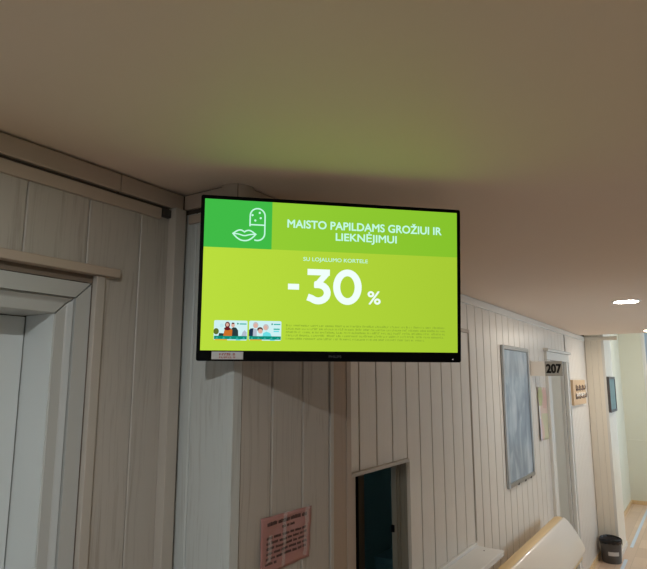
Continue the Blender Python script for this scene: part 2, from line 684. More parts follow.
casing_piece('casing', 'right')
casing_piece('casing', 'left')
casing_piece('head_casing', 'top')
MB().box(XL - dx - 0.08, XR - dx + 0.08, 1.331 - dy, 1.35 - dy, 0, ZT + 0.08, 'groove_dark').build('light_stop', door_1)  # added unseen sheet, stops sky light leaking past the leaf
MB().box(XR - dx - 0.0015, XR - dx - 0.0001, 1.1835 - dy, 1.2915 - dy, 0, ZT - 0.0005, 'door_paint').build('jamb', door_1)
leaf = MB().box(XL - dx + 0.003, XR - dx - 0.003, 1.292 - dy, 1.33 - dy, 0.01, ZT - 0.002, 'door_paint').build('leaf', door_1, bevel=0.002)
hd = MB()
hd.box(-0.395, -0.355, 0.084, 0.0915, 0.95, 1.12, 'steel')
hd.tube([(-0.375, 0.09, 1.05), (-0.375, 0.045, 1.05), (-0.26, 0.045, 1.05)], 0.009, 'steel')
hd.build('handle', leaf, smooth=True)
box_obj('batten', 0.805 - dx, 0.829 - dx, 1.147 - dy, 1.163 - dy, 0, zhead - 0.021, 'washed_trim', door_1, bevel=0.002)
box_obj('batten', XL - 0.099 - dx, XL - 0.074 - dx, 1.143 - dy, 1.163 - dy, 0, zhead - 0.021, 'washed_trim', door_1, bevel=0.002)
box_obj('head_board', XL - 0.13 - dx, 0.860 - dx, 1.136 - dy, 1.163 - dy, zhead - 0.021, zhead, 'plain_trim', door_1, bevel=0.002)

# cornice and picture rail on the near wall
GAPC = 0.0045
trim_1 = struct(link('trim_1', None, None, (0, 1.15, Z(0.451))), 'beige cornice boards along the near wall')


def trim_board(parent, name, x0, x1, y0, y1, z0, z1, m='plain_trim', bevel=0.0025):
    L_ = parent.location
    return box_obj(name, x0 - L_.x, x1 - L_.x, y0 - L_.y, y1 - L_.y, z0 - L_.z, z1 - L_.z, m, parent, bevel)


trim_board(trim_1, 'cornice_board', XB, 0.8545, 1.147, 1.1629, Z(0.451), CEIL - GAPC)
trim_board(trim_1, 'cornice_board', 0.8565, 1.0595, 1.147, 1.1629, Z(0.451), CEIL - GAPC)
trim_board(trim_1, 'cornice_backing', XB, 1.07, 1.158, 1.1629, Z(0.425), CEIL - 0.0005, 'groove_dark', 0)
trim_board(trim_1, 'rail', XB, 0.985, 1.147, 1.158, Z(0.413), Z(0.4425))
trim_board(trim_1, 'bracket', 0.986, 1.0125, 1.142, 1.158, Z(0.421), Z(0.4425), 'dark_bracket', 0.001)

# square post in the inner corner
trim_2 = struct(link('trim_2', None, None, (1.035, 1.14, 0)), 'square wooden post in the inner corner')
trim_board(trim_2, 'post', 1.0135, 1.050, 1.1255, 1.1545, 0, Z(0.4485), 'washed_trim', 0.002)

# --- boxed-in pier that juts out of the wall
wall_pier = struct(MB().box(1.0715, 1.611, 0.963, 1.162, 0, CEIL, 'groove').build('wall_pier'), 'panelled pier jutting out behind the screen')
pz = Z(0.44)
PB = 1.0635
board(wall_pier, 1.1545 - 1.100, 0, pz, 'corner_board', (PB, 1.12725), '-x', ch=0.003, gap=0.002)
board(wall_pier, 1.100 - 0.982, 0, pz, 'corner_board', (PB, 1.041), '-x', ch=0.003, gap=0.002)
for a, b_ in ((1.092, 1.2165), (1.2165, 1.3555), (1.3555, 1.4955)):
    board(wall_pier, b_ - a, 0, pz, 'washed_board', ((a + b_) / 2, 0.955), ch=0.0035, gap=0.0028)
box_obj('cover_board', 1.4985, 1.516, 0.952, 0.963, 0, pz, 'washed_board', wall_pier, 0.0015)
box_obj('cover_board', 1.5165, 1.592, 0.954, 0.963, 0, pz, 'cover_board', wall_pier, 0.0015)


def ell(name, parent, prof, z0, z1, m):
    return MB().prism(prof, z0, z1, m).build(name, parent, bevel=0.0015)


ell('corner_trim', wall_pier, [(1.0600, 0.9515), (1.0915, 0.9515), (1.0915, 0.9555), (1.0640, 0.9555), (1.0640, 0.982), (1.0600, 0.982)], 0, pz, 'corner_board')
ell('corner_trim', wall_pier, [(1.5925, 0.9515), (1.6195, 0.9515), (1.6195, 0.985), (1.6155, 0.985), (1.6155, 0.9555), (1.5925, 0.9555)], 0, pz, 'plain_trim')
for y in (1.02, 1.10):
    board(wall_pier, 0.07, 0, pz, 'washed_board', (1.619, y), '+x', gap=0.002)

trim_3 = struct(link('trim_3', None, None, (1.06, 1.0, Z(0.45))), 'cornice around the pier with a rounded corner')
trim_board(trim_3, 'cornice_board', 1.0605, 1.0712, 1.004, 1.1465, Z(0.4545), CEIL - GAPC)
trim_board(trim_3, 'cornice_board', 1.114, 1.615, 0.9515, 0.9628, Z(0.4545), CEIL - GAPC)
trim_board(trim_3, 'cornice_backing', 1.0685, 1.0714, 0.99, 1.152, Z(0.40), CEIL - 0.0005, 'groove_dark', 0)
trim_board(trim_3, 'cornice_backing', 1.10, 1.611, 0.9605, 0.9629, Z(0.40), CEIL - 0.0005, 'groove_dark', 0)
trim_board(trim_3, 'rail', 1.0565, 1.0634, 0.985, 1.125, Z(0.411), Z(0.4365))
trim_board(trim_3, 'rail', 1.092, 1.615, 0.948, 0.9549, Z(0.411), Z(0.4365))
cap = MB()
prof = [(1.0725, 1.006), (1.0585, 1.006)]
for i in range(0, 13):
    a = math.pi + (math.pi / 2) * i / 12
    prof.append((1.1085 + 0.05 * math.cos(a), 0.9985 + 0.05 * math.sin(a)))
prof += [(1.116, 0.9485), (1.116, 0.9645), (1.0725, 0.9645)]
L3 = trim_3.location
cap.prism([(p[0] - L3.x, p[1] - L3.y) for p in prof], 0.002, CEIL - 0.0003 - L3.z, 'plain_trim')
cap.build('corner_cap', trim_3, smooth=True)

# --- corridor wall beyond the pier: service hatch, door 207, column, hall
HX0, HX1, HZ0, HZ1 = 1.985, 2.474, Z(-0.915), Z(-0.362)
DX0, DX1, DZ1 = 5.42, 6.15, Z(0.170)
CY = 1.155                                # front of the corridor boards
wall_corridor = wall_with_holes('wall_corridor', 1.08, XE + 0.1, 0, HALL, 1.163, 1.235,
                                [(HX0, HX1, HZ0, HZ1), (DX0, DX1, 0, DZ1)], 'groove_dark')
G2 = [2.027 + 0.1458 * k for k in range(-3, 23)]
CT = Z(0.452)
for a, b_ in zip(G2[:-1], G2[1:]):
    segs = [(0, CT)]
    if b_ > HX0 and a < HX1 - 0.02:
        segs = [(0, HZ0 - 0.03), (HZ1 + 0.0125, CT)]
    x0, x1 = a, b_
    for z0, z1 in segs:
        board(wall_corridor, x1 - x0, z0, z1, 'painted_board', ((x0 + x1) / 2, CY), thick=0.008, ch=0.001, gap=0.0095)
# right-hand jamb board that closes the row beside the hatch
for a, b_ in ((G2[-1], 5.305),):
    board(wall_corridor, b_ - a, 0, CT, 'painted_board', ((a + b_) / 2 + 0.0, CY + 0.0005), thick=0.008, ch=0.001, gap=0.0095)
xs = [5.648 + 0.1452 * k for k in range(-3, 5)]
for a, b_ in zip(xs[:-1], xs[1:]):
    if b_ > 5.30 and a < 6.30:
        board(wall_corridor, b_ - a, Z(0.262), CT, 'painted_board', ((a + b_) / 2, CY + 0.001), thick=0.008, ch=0.001, gap=0.0095)
xs = [6.285 + 0.0832 * k for k in range(15)]
for a, b_ in zip(xs[:-1], xs[1:]):
    board(wall_corridor, b_ - a, 0, CT, 'painted_board', ((a + b_) / 2, CY), thick=0.009, ch=0.002, gap=0.0025)
box_obj('plaster_face', 8.1, XE, 1.150, 1.163, 0, HALL, 'hall_wall', wall_corridor)

trim_4 = struct(link('trim_4', None, None, (4.5, 1.15, Z(0.449))), 'cornice board along the corridor wall')
trim_board(trim_4, 'cornice_board', 1.62, 7.447, 1.1465, 1.1629, Z(0.449), CEIL - 0.003, 'gloss_paint')
trim_board(trim_4, 'rail', 1.62, 3.344, 1.145, 1.1548, Z(0.271), Z(0.293))
trim_board(trim_4, 'batten', 3.345, 3.385, 1.1485, 1.1548, HZ0 + 0.02, Z(0.271), 'painted_board', 0.001)

# hatch lining and frame
trim_5 = struct(link('trim_5', None, None, (2.2, 1.15, HZ0)), 'wooden lining and head strip of the service hatch')
trim_board(trim_5, 'head_strip', 1.935, 2.446, 1.136, 1.1628, HZ1 - 0.001, HZ1 + 0.012, 'washed_trim', 0.002)
trim_board(trim_5, 'side_strip', 1.943, 1.985, 1.150, 1.1628, HZ0, HZ1 - 0.004, 'plain_trim', 0.001)
trim_board(trim_5, 'side_strip', 2.4745, 2.481, 1.150, 1.1628, HZ0, HZ1 - 0.004, 'painted_board', 0.001)
trim_board(trim_5, 'lining', 2.464, 2.4738, 1.163, 1.196, HZ0, HZ1, 'jamb_wood', 0.001)
trim_board(trim_5, 'lining', 2.460, 2.4738, 1.197, 1.209, HZ0, HZ1, 'jamb_wood', 0.001)
trim_board(trim_5, 'lining', 2.456, 2.4738, 1.210, 1.235, HZ0, HZ1, 'jamb_wood', 0.001)
trim_board(trim_5, 'lining', 1.9852, 1.995, 1.163, 1.235, HZ0, HZ1, 'jamb_wood', 0.001)
trim_board(trim_5, 'lining', 1.996, 2.456, 1.163, 1.235, HZ1 - 0.01, HZ1 - 0.0002, 'jamb_wood', 0.001)
trim_board(trim_5, 'latch', 2.450, 2.4559, 1.222, 1.236, Z(-0.675), Z(-0.645), 'black_plastic', 0.001)

# office seen through the hatch
struct(box_obj('wall_office_left', 1.10, 1.16, 1.236, 3.60, 0, CEIL, 'teal_wall'), 'dark teal wall of the room behind the hatch')
struct(box_obj('wall_office_side', 4.20, 4.26, 1.236, 3.60, 0, CEIL, 'teal_wall'), 'dark teal side wall seen through the hatch')
OW = (1.4, 2.7, 0.9, 2.0)  # opening added out of view, lets daylight into the dark hatch room
wall_with_holes('wall_office_back', 1.10, 4.26, 0, CEIL, 3.60, 3.66, [OW], 'teal_wall')
struct(box_obj('ceiling_office', 1.10, 4.26, 1.236, 3.66, CEIL, CEIL + 0.06, 'teal_wall'))
struct(box_obj('floor_office', 1.10, 4.26, 1.451, 3.66, -0.06, 0, 'floor_vinyl'))
trim_6 = struct(link('trim_6', None, None, (2.9, 1.7, 0)), 'dark wooden post inside the hatch room')
trim_board(trim_6, 'post', 2.487, 2.535, 1.42, 1.46, 0, CEIL, 'dark_wood', 0.002)
trim_board(trim_6, 'post_edge', 2.466, 2.4868, 1.425, 1.455, 0, CEIL, 'black_plastic', 0.001)

cab = thing('filing_cabinet', 'teal metal cabinet in the dark room behind the hatch', 'cabinet', (3.96, 1.79, 0))
MB().box(-0.20, 0.19, -0.24, 0.24, 0, 0.75, 'teal_steel').build('body', cab, bevel=0.004)
for k in range(2):
    d = MB().box(-0.215, -0.2005, -0.22, 0.22, 0.03 + 0.35 * k, 0.36 + 0.35 * k, 'teal_steel').build('drawer', cab, bevel=0.003)
    MB().box(-0.235, -0.2155, -0.06, 0.06, 0.26 + 0.35 * k, 0.28 + 0.35 * k, 'steel').build('handle', d, bevel=0.002)

# door 207
door_2 = struct(link('door_2', None, None, ((DX0 + DX1) / 2, 1.2, 0)), 'pale door under the projecting 207 sign')
d2x, d2y = door_2.location.x, door_2.location.y


def d2(name, x0, x1, y0, y1, z0, z1, m, bevel=0.003, parent=door_2):
    return box_obj(name, x0 - d2x, x1 - d2x, y0 - d2y, y1 - d2y, z0, z1, m, parent, bevel)


d2('casing', DX0 - 0.12, DX0, 1.128, 1.1628, 0, DZ1, 'gloss_paint', 0.006)
d2('casing', DX1, DX1 + 0.12, 1.128, 1.1628, 0, DZ1, 'gloss_paint', 0.006)
d2('casing_bead', DX1 + 0.055, DX1 + 0.075, 1.120, 1.128, 0, DZ1, 'gloss_paint', 0.003)
d2('head_casing', DX0 - 0.12, DX1 + 0.12, 1.128, 1.1628, DZ1 + 0.001, Z(0.245), 'gloss_paint', 0.006)
d2('head_moulding', DX0 - 0.15, DX1 + 0.15, 1.108, 1.1628, Z(0.246), Z(0.270), 'gloss_paint', 0.006)
d2('jamb', DX0 + 0.0002, DX0 + 0.02, 1.1632, 1.235, 0, DZ1 - 0.02, 'gloss_paint', 0.002)
d2('jamb', DX1 - 0.02, DX1 - 0.0002, 1.1632, 1.235, 0, DZ1 - 0.02, 'gloss_paint', 0.002)
d2('jamb_head', DX0 + 0.0002, DX1 - 0.0002, 1.1632, 1.235, DZ1 - 0.0198, DZ1 - 0.0002, 'gloss_paint', 0.002)
d2('light_stop', DX0 - 0.05, DX1 + 0.05, 1.2352, 1.25, 0, DZ1 + 0.05, 'far_door', 0)  # added behind the leaf to block light leaking through its gaps
lf = d2('leaf', DX0 + 0.022, DX1 - 0.022, 1.19, 1.228, 0.008, DZ1 - 0.022, 'far_door', 0.003)
MB().tube([(-0.305, -0.02, 1.02), (-0.305, -0.05, 1.02), (-0.275, -0.05, 1.02)], 0.009, 'steel').build('handle', lf, smooth=True)

# column at the end of the corridor
wall_column = struct(MB().box(7.458, 8.092, 0.960, 1.162, 0, HALL, 'groove').build('wall_column'), 'pale panelled column at the end of the corridor')
for k in range(3):
    board(wall_column, 0.0674, 0, HALL, 'cream_board', (7.450, 0.9862 + 0.0674 * k), '-x', ch=0.002, gap=0.0015)
for k in range(5):
    board(wall_column, 0.128, 0, HALL, 'cream_board', (7.516 + 0.128 * k, 0.952), ch=0.002, gap=0.0015)
box_obj('corner_trim', 7.446, 7.453, 0.9485, 0.975, 0, HALL, 'gloss_paint', wall_column)
trim_7 = struct(link('trim_7', None, None, (7.44, 1.0, Z(0.45))), 'cornice board on the column')
trim_board(trim_7, 'cornice_board', 7.438, 7.4499, 0.80, 1.146, Z(0.452), CEIL - 0.004, 'cream_board')

# hall end wall with the daylight window
EW = (-1.0, 0.815, 0.75, 3.0)
wall_end = wall_with_holes('wall_end', YR - 0.2, 1.42, 0, HALL, XE, XE + 0.2, [EW], 'hall_wall', 'y')
trim_8 = struct(link('trim_8', None, None, (XE, 0, 0.9)), 'thin ledge line across the hall end wall')
trim_board(trim_8, 'ledge', XE - 0.008, XE - 0.0002, 0.85, 1.149, Z(-0.985), Z(-0.965), 'hall_wall', 0.001)


def window(name, along, a0, a1, z0, z1, b0, label, mull=2, glass='pane_glass'):
    w = struct(link(name, None, None, ((b0, (a0 + a1) / 2, z0) if along == 'y' else ((a0 + a1) / 2, b0, z0))), label)

    def put(nm, p, q, r, s, t0, t1, m):
        if along == 'y':
            return MB().box(t0, t1, p - (a0 + a1) / 2, q - (a0 + a1) / 2, r - z0, s - z0, m).build(nm, w, bevel=0.004 if m != glass else 0)
        return MB().box(p - (a0 + a1) / 2, q - (a0 + a1) / 2, t0, t1, r - z0, s - z0, m).build(nm, w, bevel=0.004 if m != glass else 0)
    f = 0.05
    put('frame_rail', a0, a1, z0, z0 + f, -0.035, 0.035, 'gloss_paint')
    put('frame_rail', a0, a1, z1 - f, z1, -0.035, 0.035, 'gloss_paint')
    put('frame_stile', a0, a0 + f, z0 + f, z1 - f, -0.035, 0.035, 'gloss_paint')
    put('frame_stile', a1 - f, a1, z0 + f, z1 - f, -0.035, 0.035, 'gloss_paint')
    w_ = (a1 - a0 - 2 * f - (mull - 1) * f) / mull
    for k in range(mull):
        p = a0 + f + k * (w_ + f)
        put('pane', p + 0.001, p + w_ - 0.001, z0 + f + 0.001, z1 - f - 0.001, -0.003, 0.003, glass)
        if k < mull - 1:
            put('mullion', p + w_ + 0.0005, p + w_ + f - 0.0005, z0 + f, z1 - f, -0.03, 0.03, 'gloss_paint')
    return w


window('window_1', 'y', EW[0], EW[1], EW[2], EW[3], XE + 0.08, 'tall frosted daylight window in the hall end wall', 2, 'frosted_glass')
# the wall behind the photographer's right shoulder and the back wall, with windows that light the corridor
RW1, RW2, RW3 = (3.9, 6.4, 0.85, 2.15), (7.6, 10.5, 0.45, 3.0), (-2.3, -1.2, 0.85, 2.15)
wall_with_holes('wall_right', XB - 0.2, XE + 0.2, 0, HALL, YR - 0.2, YR, [RW1, RW2], 'plaster')
window('window_2', 'x', RW1[0], RW1[1], RW1[2], RW1[3], YR - 0.1, 'corridor window opposite the bench')
window('window_3', 'x', RW2[0], RW2[1], RW2[2], RW2[3], YR - 0.1, 'hall window on the right')
BW = (-1.0, 0.1, 0.55, 1.55)
wall_with_holes('wall_back', YR - 0.2, 1.45, 0, CEIL, XB - 0.2, XB, [BW], 'plaster', 'y')
window('window_added', 'x', OW[0], OW[1], OW[2], OW[3], 3.63, 'added unseen window that brightens the room behind the hatch', 1)
window('window_4', 'y', BW[0], BW[1], BW[2], BW[3], XB - 0.1, 'window behind the photographer')


def portal(loc, rot, sx, sy):
    l = bpy.data.lights.new('window_portal', 'AREA')
    l.shape = 'RECTANGLE'
    l.size, l.size_y = sx, sy
    l.cycles.is_portal = True
    o = link('window_portal', l, None, loc, rot)
    o['kind'] = 'structure'
    return o


portal((XE + 0.19, (EW[0] + EW[1]) / 2, (EW[2] + EW[3]) / 2), (0, R(90), 0), EW[3] - EW[2], EW[1] - EW[0])
portal(((RW1[0] + RW1[1]) / 2, YR - 0.19, (RW1[2] + RW1[3]) / 2), (R(90), 0, 0), RW1[1] - RW1[0], RW1[3] - RW1[2])
portal(((RW2[0] + RW2[1]) / 2, YR - 0.19, (RW2[2] + RW2[3]) / 2), (R(90), 0, 0), RW2[1] - RW2[0], RW2[3] - RW2[2])
portal(((OW[0] + OW[1]) / 2, 3.655, (OW[2] + OW[3]) / 2), (R(-90), 0, 0), OW[1] - OW[0], OW[3] - OW[2])
portal((XB - 0.19, (BW[0] + BW[1]) / 2, (BW[2] + BW[3]) / 2), (0, R(-90), 0), BW[3] - BW[2], BW[1] - BW[0])

# baseboards
struct(box_obj('baseboard_corridor', 6.28, 7.449, 1.143, 1.1548, 0, 0.06, 'base_wood', None, 0.003))
struct(box_obj('baseboard_column', 7.455, 8.10, 0.941, 0.9518, 0, 0.06, 'skirting', None, 0.003))
struct(box_obj('baseboard_hall', 8.11, XE - 0.013, 1.138, 1.1498, 0, 0.06, 'base_wood', None, 0.003))
struct(box_obj('baseboard_end', XE - 0.012, XE - 0.0002, YR, 1.1498, 0, 0.06, 'base_wood', None, 0.003))

# ------------------------------------------------------------------ the wall-mounted display
SW, SH = 0.6375, 0.3586
wv = Vector((0.6986, -0.7155, 0.0)).normalized()
nv = Vector((0.7137, 0.6965, 0.0749))
nv = (nv - wv * nv.dot(wv)).normalized()
up = wv.cross(nv).normalized()
Mr = Matrix((wv, nv, up)).transposed()
TVC = Vector((1.1785, 0.7346, EYE + 0.2457))
tv = thing('television', 'flat black television showing a lime green minus 30 percent advert', 'television', TVC, Mr.to_euler())
W2, H2 = SW / 2, SH / 2
BX0, BX1, BZ0, BZ1 = -W2 - 0.0088, W2 + 0.0085, -H2 - 0.0245, H2 + 0.0082


def rect_frame(mb, m, y0, y1, o, i):
    ox0, ox1, oz0, oz1 = o
    ix0, ix1, iz0, iz1 = i
    mb.box(ox0, ox1, y0, y1, oz0, iz0, m)
    mb.box(ox0, ox1, y0, y1, iz1, oz1, m)
    mb.box(ox0, ix0, y0, y1, iz0, iz1, m)
    mb.box(ix1, ox1, y0, y1, iz0, iz1, m)


fr_ = MB()
r = 0.006


def rrect(x0, x1, z0, z1, r, n=4):
    pts = []
    for cx, cz, a0 in ((x1 - r, z0 + r, -90), (x1 - r, z1 - r, 0), (x0 + r, z1 - r, 90), (x0 + r, z0 + r, 180)):
        for k in range(n + 1):
            a = R(a0 + 90 * k / n)
            pts.append((cx + r * math.cos(a), cz + r * math.sin(a)))
    return pts


# bezel: outer rounded ring bridged to the screen opening
outer = rrect(BX0, BX1, BZ0, BZ1, 0.005)
inner = rrect(-W2, W2, -H2, H2, 0.0004)
k = len(outer)
yf, yb, ys = -0.0015, 0.016, 0.0008
for i in range(k):
    j = (i + 1) % k
    fr_.poly([(outer[i][0], yf, outer[i][1]), (outer[j][0], yf, outer[j][1]), (inner[j][0], yf, inner[j][1]), (inner[i][0], yf, inner[i][1])], 'black_plastic')
    fr_.poly([(outer[i][0], yf, outer[i][1]), (outer[i][0], yb, outer[i][1]), (outer[j][0], yb, outer[j][1]), (outer[j][0], yf, outer[j][1])], 'black_plastic')
    fr_.poly([(inner[i][0], yf, inner[i][1]), (inner[j][0], yf, inner[j][1]), (inner[j][0], ys, inner[j][1]), (inner[i][0], ys, inner[i][1])], 'black_plastic')
bezel = fr_.build('bezel', tv)
bk = MB()
prof_o = rrect(BX0 + 0.002, BX1 - 0.002, BZ0 + 0.002, BZ1 - 0.002, 0.005)
prof_i = rrect(-0.20, 0.20, -0.13, 0.10, 0.02)
for i in range(k):
    j = (i + 1) % k
    bk.poly([(prof_o[i][0], yb, prof_o[i][1]), (prof_o[j][0], yb, prof_o[j][1]), (prof_i[j][0], 0.048, prof_i[j][1]), (prof_i[i][0], 0.048, prof_i[i][1])], 'back_plastic')
bk.poly([(p[0], 0.048, p[1]) for p in prof_i], 'back_plastic')
bk.build('back_cover', tv, smooth=True)


def S(u, v):
    """advert layout: u to the right and v down, in screen widths from the upper left corner"""
    return (-W2 + u * SW, H2 - v * SW)


scr = MB()
flat(scr, [(-W2, -H2), (W2, -H2), (W2, H2 - 0.1815 * SW), (-W2, H2 - 0.1815 * SW)], 'screen_lime', 0.0)
flat(scr, [S(0, 0.1815), S(0.2515, 0.1815), S(0.2515, 0), S(0, 0)], 'screen_green', 0.0)
flat(scr, [S(0.2515, 0.1815), S(1, 0.1815), S(1, 0), S(0.2515, 0)], 'screen_leaf', 0.0)
screen = scr.build('screen', tv, weld=False)
Y1 = -0.0003


def line_text(body, u0, u1, vt, vb, m, bold):
    a, b_ = S(u0, vb), S(u1, vt)
    return link('lettering', text_mesh(body, a[0], b_[0], a[1], b_[1], m, Y1, bold), screen)


line_text('MAISTO PAPILDAMS GROŽIUI IR', 0.311, 0.933, 0.064, 0.0935, 'screen_mint', 0.024)
line_text('LIEKNĖJIMUI', 0.500, 0.745, 0.1075, 0.1355, 'screen_mint', 0.024)
line_text('SU LOJALUMO KORTELE', 0.374, 0.628, 0.2055, 0.2195, 'screen_mint', 0.010)
line_text('%', 0.6295, 0.680, 0.330, 0.378, 'screen_white', 0.018)
num = MB()
flat(num, [S(0.317, 0.331), S(0.3595, 0.331), S(0.3595, 0.309), S(0.317, 0.309)], 'screen_white', Y1)
num.build('minus_sign', screen, weld=False)
num = MB()
# flat-topped 3
t3 = 0.027
flat(num, [S(0.391, 0.2735), S(0.478, 0.2735), S(0.478, 0.250), S(0.391, 0.250)], 'screen_white', Y1)
flat(num, [S(0.478, 0.270), S(0.441, 0.312), S(0.417, 0.306), S(0.447, 0.270)], 'screen_white', Y1 * 1.2)
flat(num, [S(0.417, 0.3205), S(0.433, 0.3205), S(0.433, 0.3005), S(0.421, 0.2975), S(0.417, 0.302)], 'screen_white', Y1 * 1.1)
bowl = [S(0.419, 0.3095), S(0.432, 0.3095)]
for i in range(15):
    a = R(82 - 215 * i / 14)
    bowl.append(S(0.4335 + 0.0355 * math.cos(a), 0.3405 - 0.031 * math.sin(a)))
bowl += [S(0.3925, 0.3575)]
stroke(num, bowl, 0.0265 * SW, 'screen_white', Y1 * 1.4)
num.build('digit', screen, weld=False)
num = MB()
# 0
n0o, n0i = ellipse(0, 0, 0.0565, 0.0685, 48), ellipse(0, 0, 0.0285, 0.0425, 48)
for i in range(48):
    j = (i + 1) % 48
    c = (0.548, 0.3155)
    flat(num, [S(c[0] + p[0], c[1] - p[1]) for p in (n0o[i], n0o[j], n0i[j], n0i[i])], 'screen_white', Y1)
num.build('digit', screen, weld=False)

# capsule and lips line icon
ic = MB()
sw_ = 0.0052 * SW
cp = [S(0.1685, 0.097), S(0.1685, 0.056)]
for i in range(1, 14):
    a = R(180 - 180 * i / 14)
    cp.append(S(0.1965 + 0.028 * math.cos(a), 0.056 - 0.028 * math.sin(a)))
cp += [S(0.2245, 0.056), S(0.2245, 0.122)]
for i in range(1, 12):
    a = R(0 - 112 * i / 11)
    cp.append(S(0.1965 + 0.028 * math.cos(a), 0.122 - 0.028 * math.sin(a)))
stroke(ic, cp, sw_, 'screen_mint', Y1)
stroke(ic, [S(0.1685, 0.0905), S(0.2245, 0.0905)], sw_, 'screen_mint', Y1 * 1.2)
for u, v in ((0.177, 0.054), (0.204, 0.044), (0.208, 0.064), (0.188, 0.074)):
    c = S(u, v)
    flat(ic, ellipse(c[0], c[1], 0.0042 * SW, 0.0042 * SW, 12), 'screen_mint', Y1)


def bez(ps, n=8):
    out = []
    for i in range(n + 1):
        t = i / n
        q = [Vector(p) for p in ps]
        while len(q) > 1:
            q = [q[a].lerp(q[a + 1], t) for a in range(len(q) - 1)]
        out.append((q[0].x, q[0].y))
    return out


lips = bez([(0.106, 0.127), (0.120, 0.117), (0.131, 0.105), (0.1485, 0.1195)], 8) + \
    bez([(0.1485, 0.1195), (0.166, 0.105), (0.177, 0.117), (0.191, 0.127)], 8)[1:] + \
    bez([(0.191, 0.127), (0.172, 0.150), (0.160, 0.1525), (0.1485, 0.1525)], 8)[1:] + \
    bez([(0.1485, 0.1525), (0.137, 0.1525), (0.125, 0.150), (0.106, 0.127)], 8)[1:-1]
stroke(ic, [S(*p) for p in lips], sw_, 'screen_mint', Y1, closed=True)
stroke(ic, [S(*p) for p in bez([(0.106, 0.127), (0.135, 0.127), (0.138, 0.134), (0.1485, 0.1335)], 8) +
            bez([(0.1485, 0.1335), (0.159, 0.134), (0.162, 0.127), (0.191, 0.127)], 8)[1:]], sw_ * 0.9, 'screen_mint', Y1 * 1.2)
ic.build('icon', screen, weld=False)


# two loyalty cards
def card(u0, u1, v0, v1, which):
    mb = MB()
    a, b_ = S(u0, v1), S(u1, v0)
    w, h = b_[0] - a[0], b_[1] - a[1]

    def P(x, y):
        return (a[0] + x * w, a[1] + y * h)

    def el(cx, cy, rx, ry, m, d):
        flat(mb, [P(*p) for p in ellipse(cx, cy, rx, ry, 16)], m, Y1 * (1 + d * 0.12))

    def pg(pts, m, d):
        flat(mb, [P(*p) for p in pts], m, Y1 * (1 + d * 0.12))
    flat(mb, rrect(a[0], b_[0], a[1], b_[1], 0.0035), 'card_pale', Y1)
    pg([(0.01, 0.05), (0.99, 0.05), (0.99, 0.22), (0.01, 0.22)], 'card_teal', 1)
    for k_ in range(5):
        pg([(0.05 + 0.2 * k_, 0.08), (0.14 + 0.2 * k_, 0.08), (0.095 + 0.2 * k_, 0.17)], 'card_teal_light', 2)
    pg([(0.03, 0.0), (0.4, 0.0), (0.4, 0.05), (0.03, 0.05)], 'card_amber', 1)
    pg([(0.66, 0.0), (0.8, 0.0), (0.8, 0.05), (0.66, 0.05)], 'card_aqua', 1)
    if which == 0:
        el(0.07, 0.44, 0.08, 0.16, 'card_olive', 1)
        pg([(0.14, 0.22), (0.30, 0.22), (0.30, 0.34), (0.16, 0.36)], 'card_dark', 1)
        el(0.23, 0.74, 0.06, 0.10, 'card_sky', 1)
        pg([(0.82, 0.22), (0.98, 0.22), (0.98, 0.40), (0.92, 0.52), (0.86, 0.42)], 'card_city', 1)
        pg([(0.52, 0.22), (0.73, 0.22), (0.72, 0.50), (0.66, 0.64), (0.58, 0.66), (0.52, 0.60)], 'card_dark', 2)
        el(0.565, 0.76, 0.055, 0.11, 'card_skin', 3)
        pg([(0.52, 0.82), (0.61, 0.82), (0.60, 0.89), (0.53, 0.89)], 'card_hair', 4)
        pg([(0.28, 0.22), (0.54, 0.22), (0.55, 0.52), (0.46, 0.62), (0.38, 0.62), (0.31, 0.50)], 'card_orange', 3)
        el(0.40, 0.77, 0.075, 0.16, 'card_maroon', 4)
        el(0.40, 0.58, 0.10, 0.08, 'card_maroon', 4)
        el(0.395, 0.78, 0.045, 0.09, 'card_skin', 5)
    else:
        pg([(0.0, 0.22), (0.13, 0.22), (0.13, 0.62), (0.04, 0.60), (0.0, 0.52)], 'card_navy', 1)
        pg([(0.12, 0.22), (0.24, 0.22), (0.24, 0.56), (0.13, 0.62)], 'card_city', 2)
        el(0.20, 0.78, 0.085, 0.16, 'card_grey_hair', 3)
        el(0.20, 0.74, 0.065, 0.12, 'card_skin', 4)
        el(0.52, 0.68, 0.09, 0.16, 'card_grey_hair', 3)
        el(0.51, 0.65, 0.055, 0.11, 'card_skin', 4)
        pg([(0.42, 0.22), (0.70, 0.22), (0.66, 0.38), (0.54, 0.46), (0.44, 0.38)], 'card_aqua', 3)
        el(0.34, 0.56, 0.09, 0.12, 'card_hair', 4)
        el(0.35, 0.47, 0.07, 0.12, 'card_skin', 5)
        pg([(0.26, 0.22), (0.42, 0.22), (0.40, 0.34), (0.29, 0.34)], 'card_pale', 5)
        pg([(0.76, 0.55), (0.95, 0.55), (0.95, 0.62), (0.76, 0.62)], 'card_teal_light', 1)
        pg([(0.76, 0.44), (0.93, 0.44), (0.93, 0.50), (0.76, 0.50)], 'card_aqua', 1)
    pg([(0.68, 0.84), (0.71, 0.90), (0.74, 0.84), (0.71, 0.78)], 'card_teal', 1)
    pg([(0.76, 0.80), (0.97, 0.80), (0.97, 0.86), (0.76, 0.86)], 'card_teal_light', 1)
    return mb.build('card_picture', screen, weld=False)


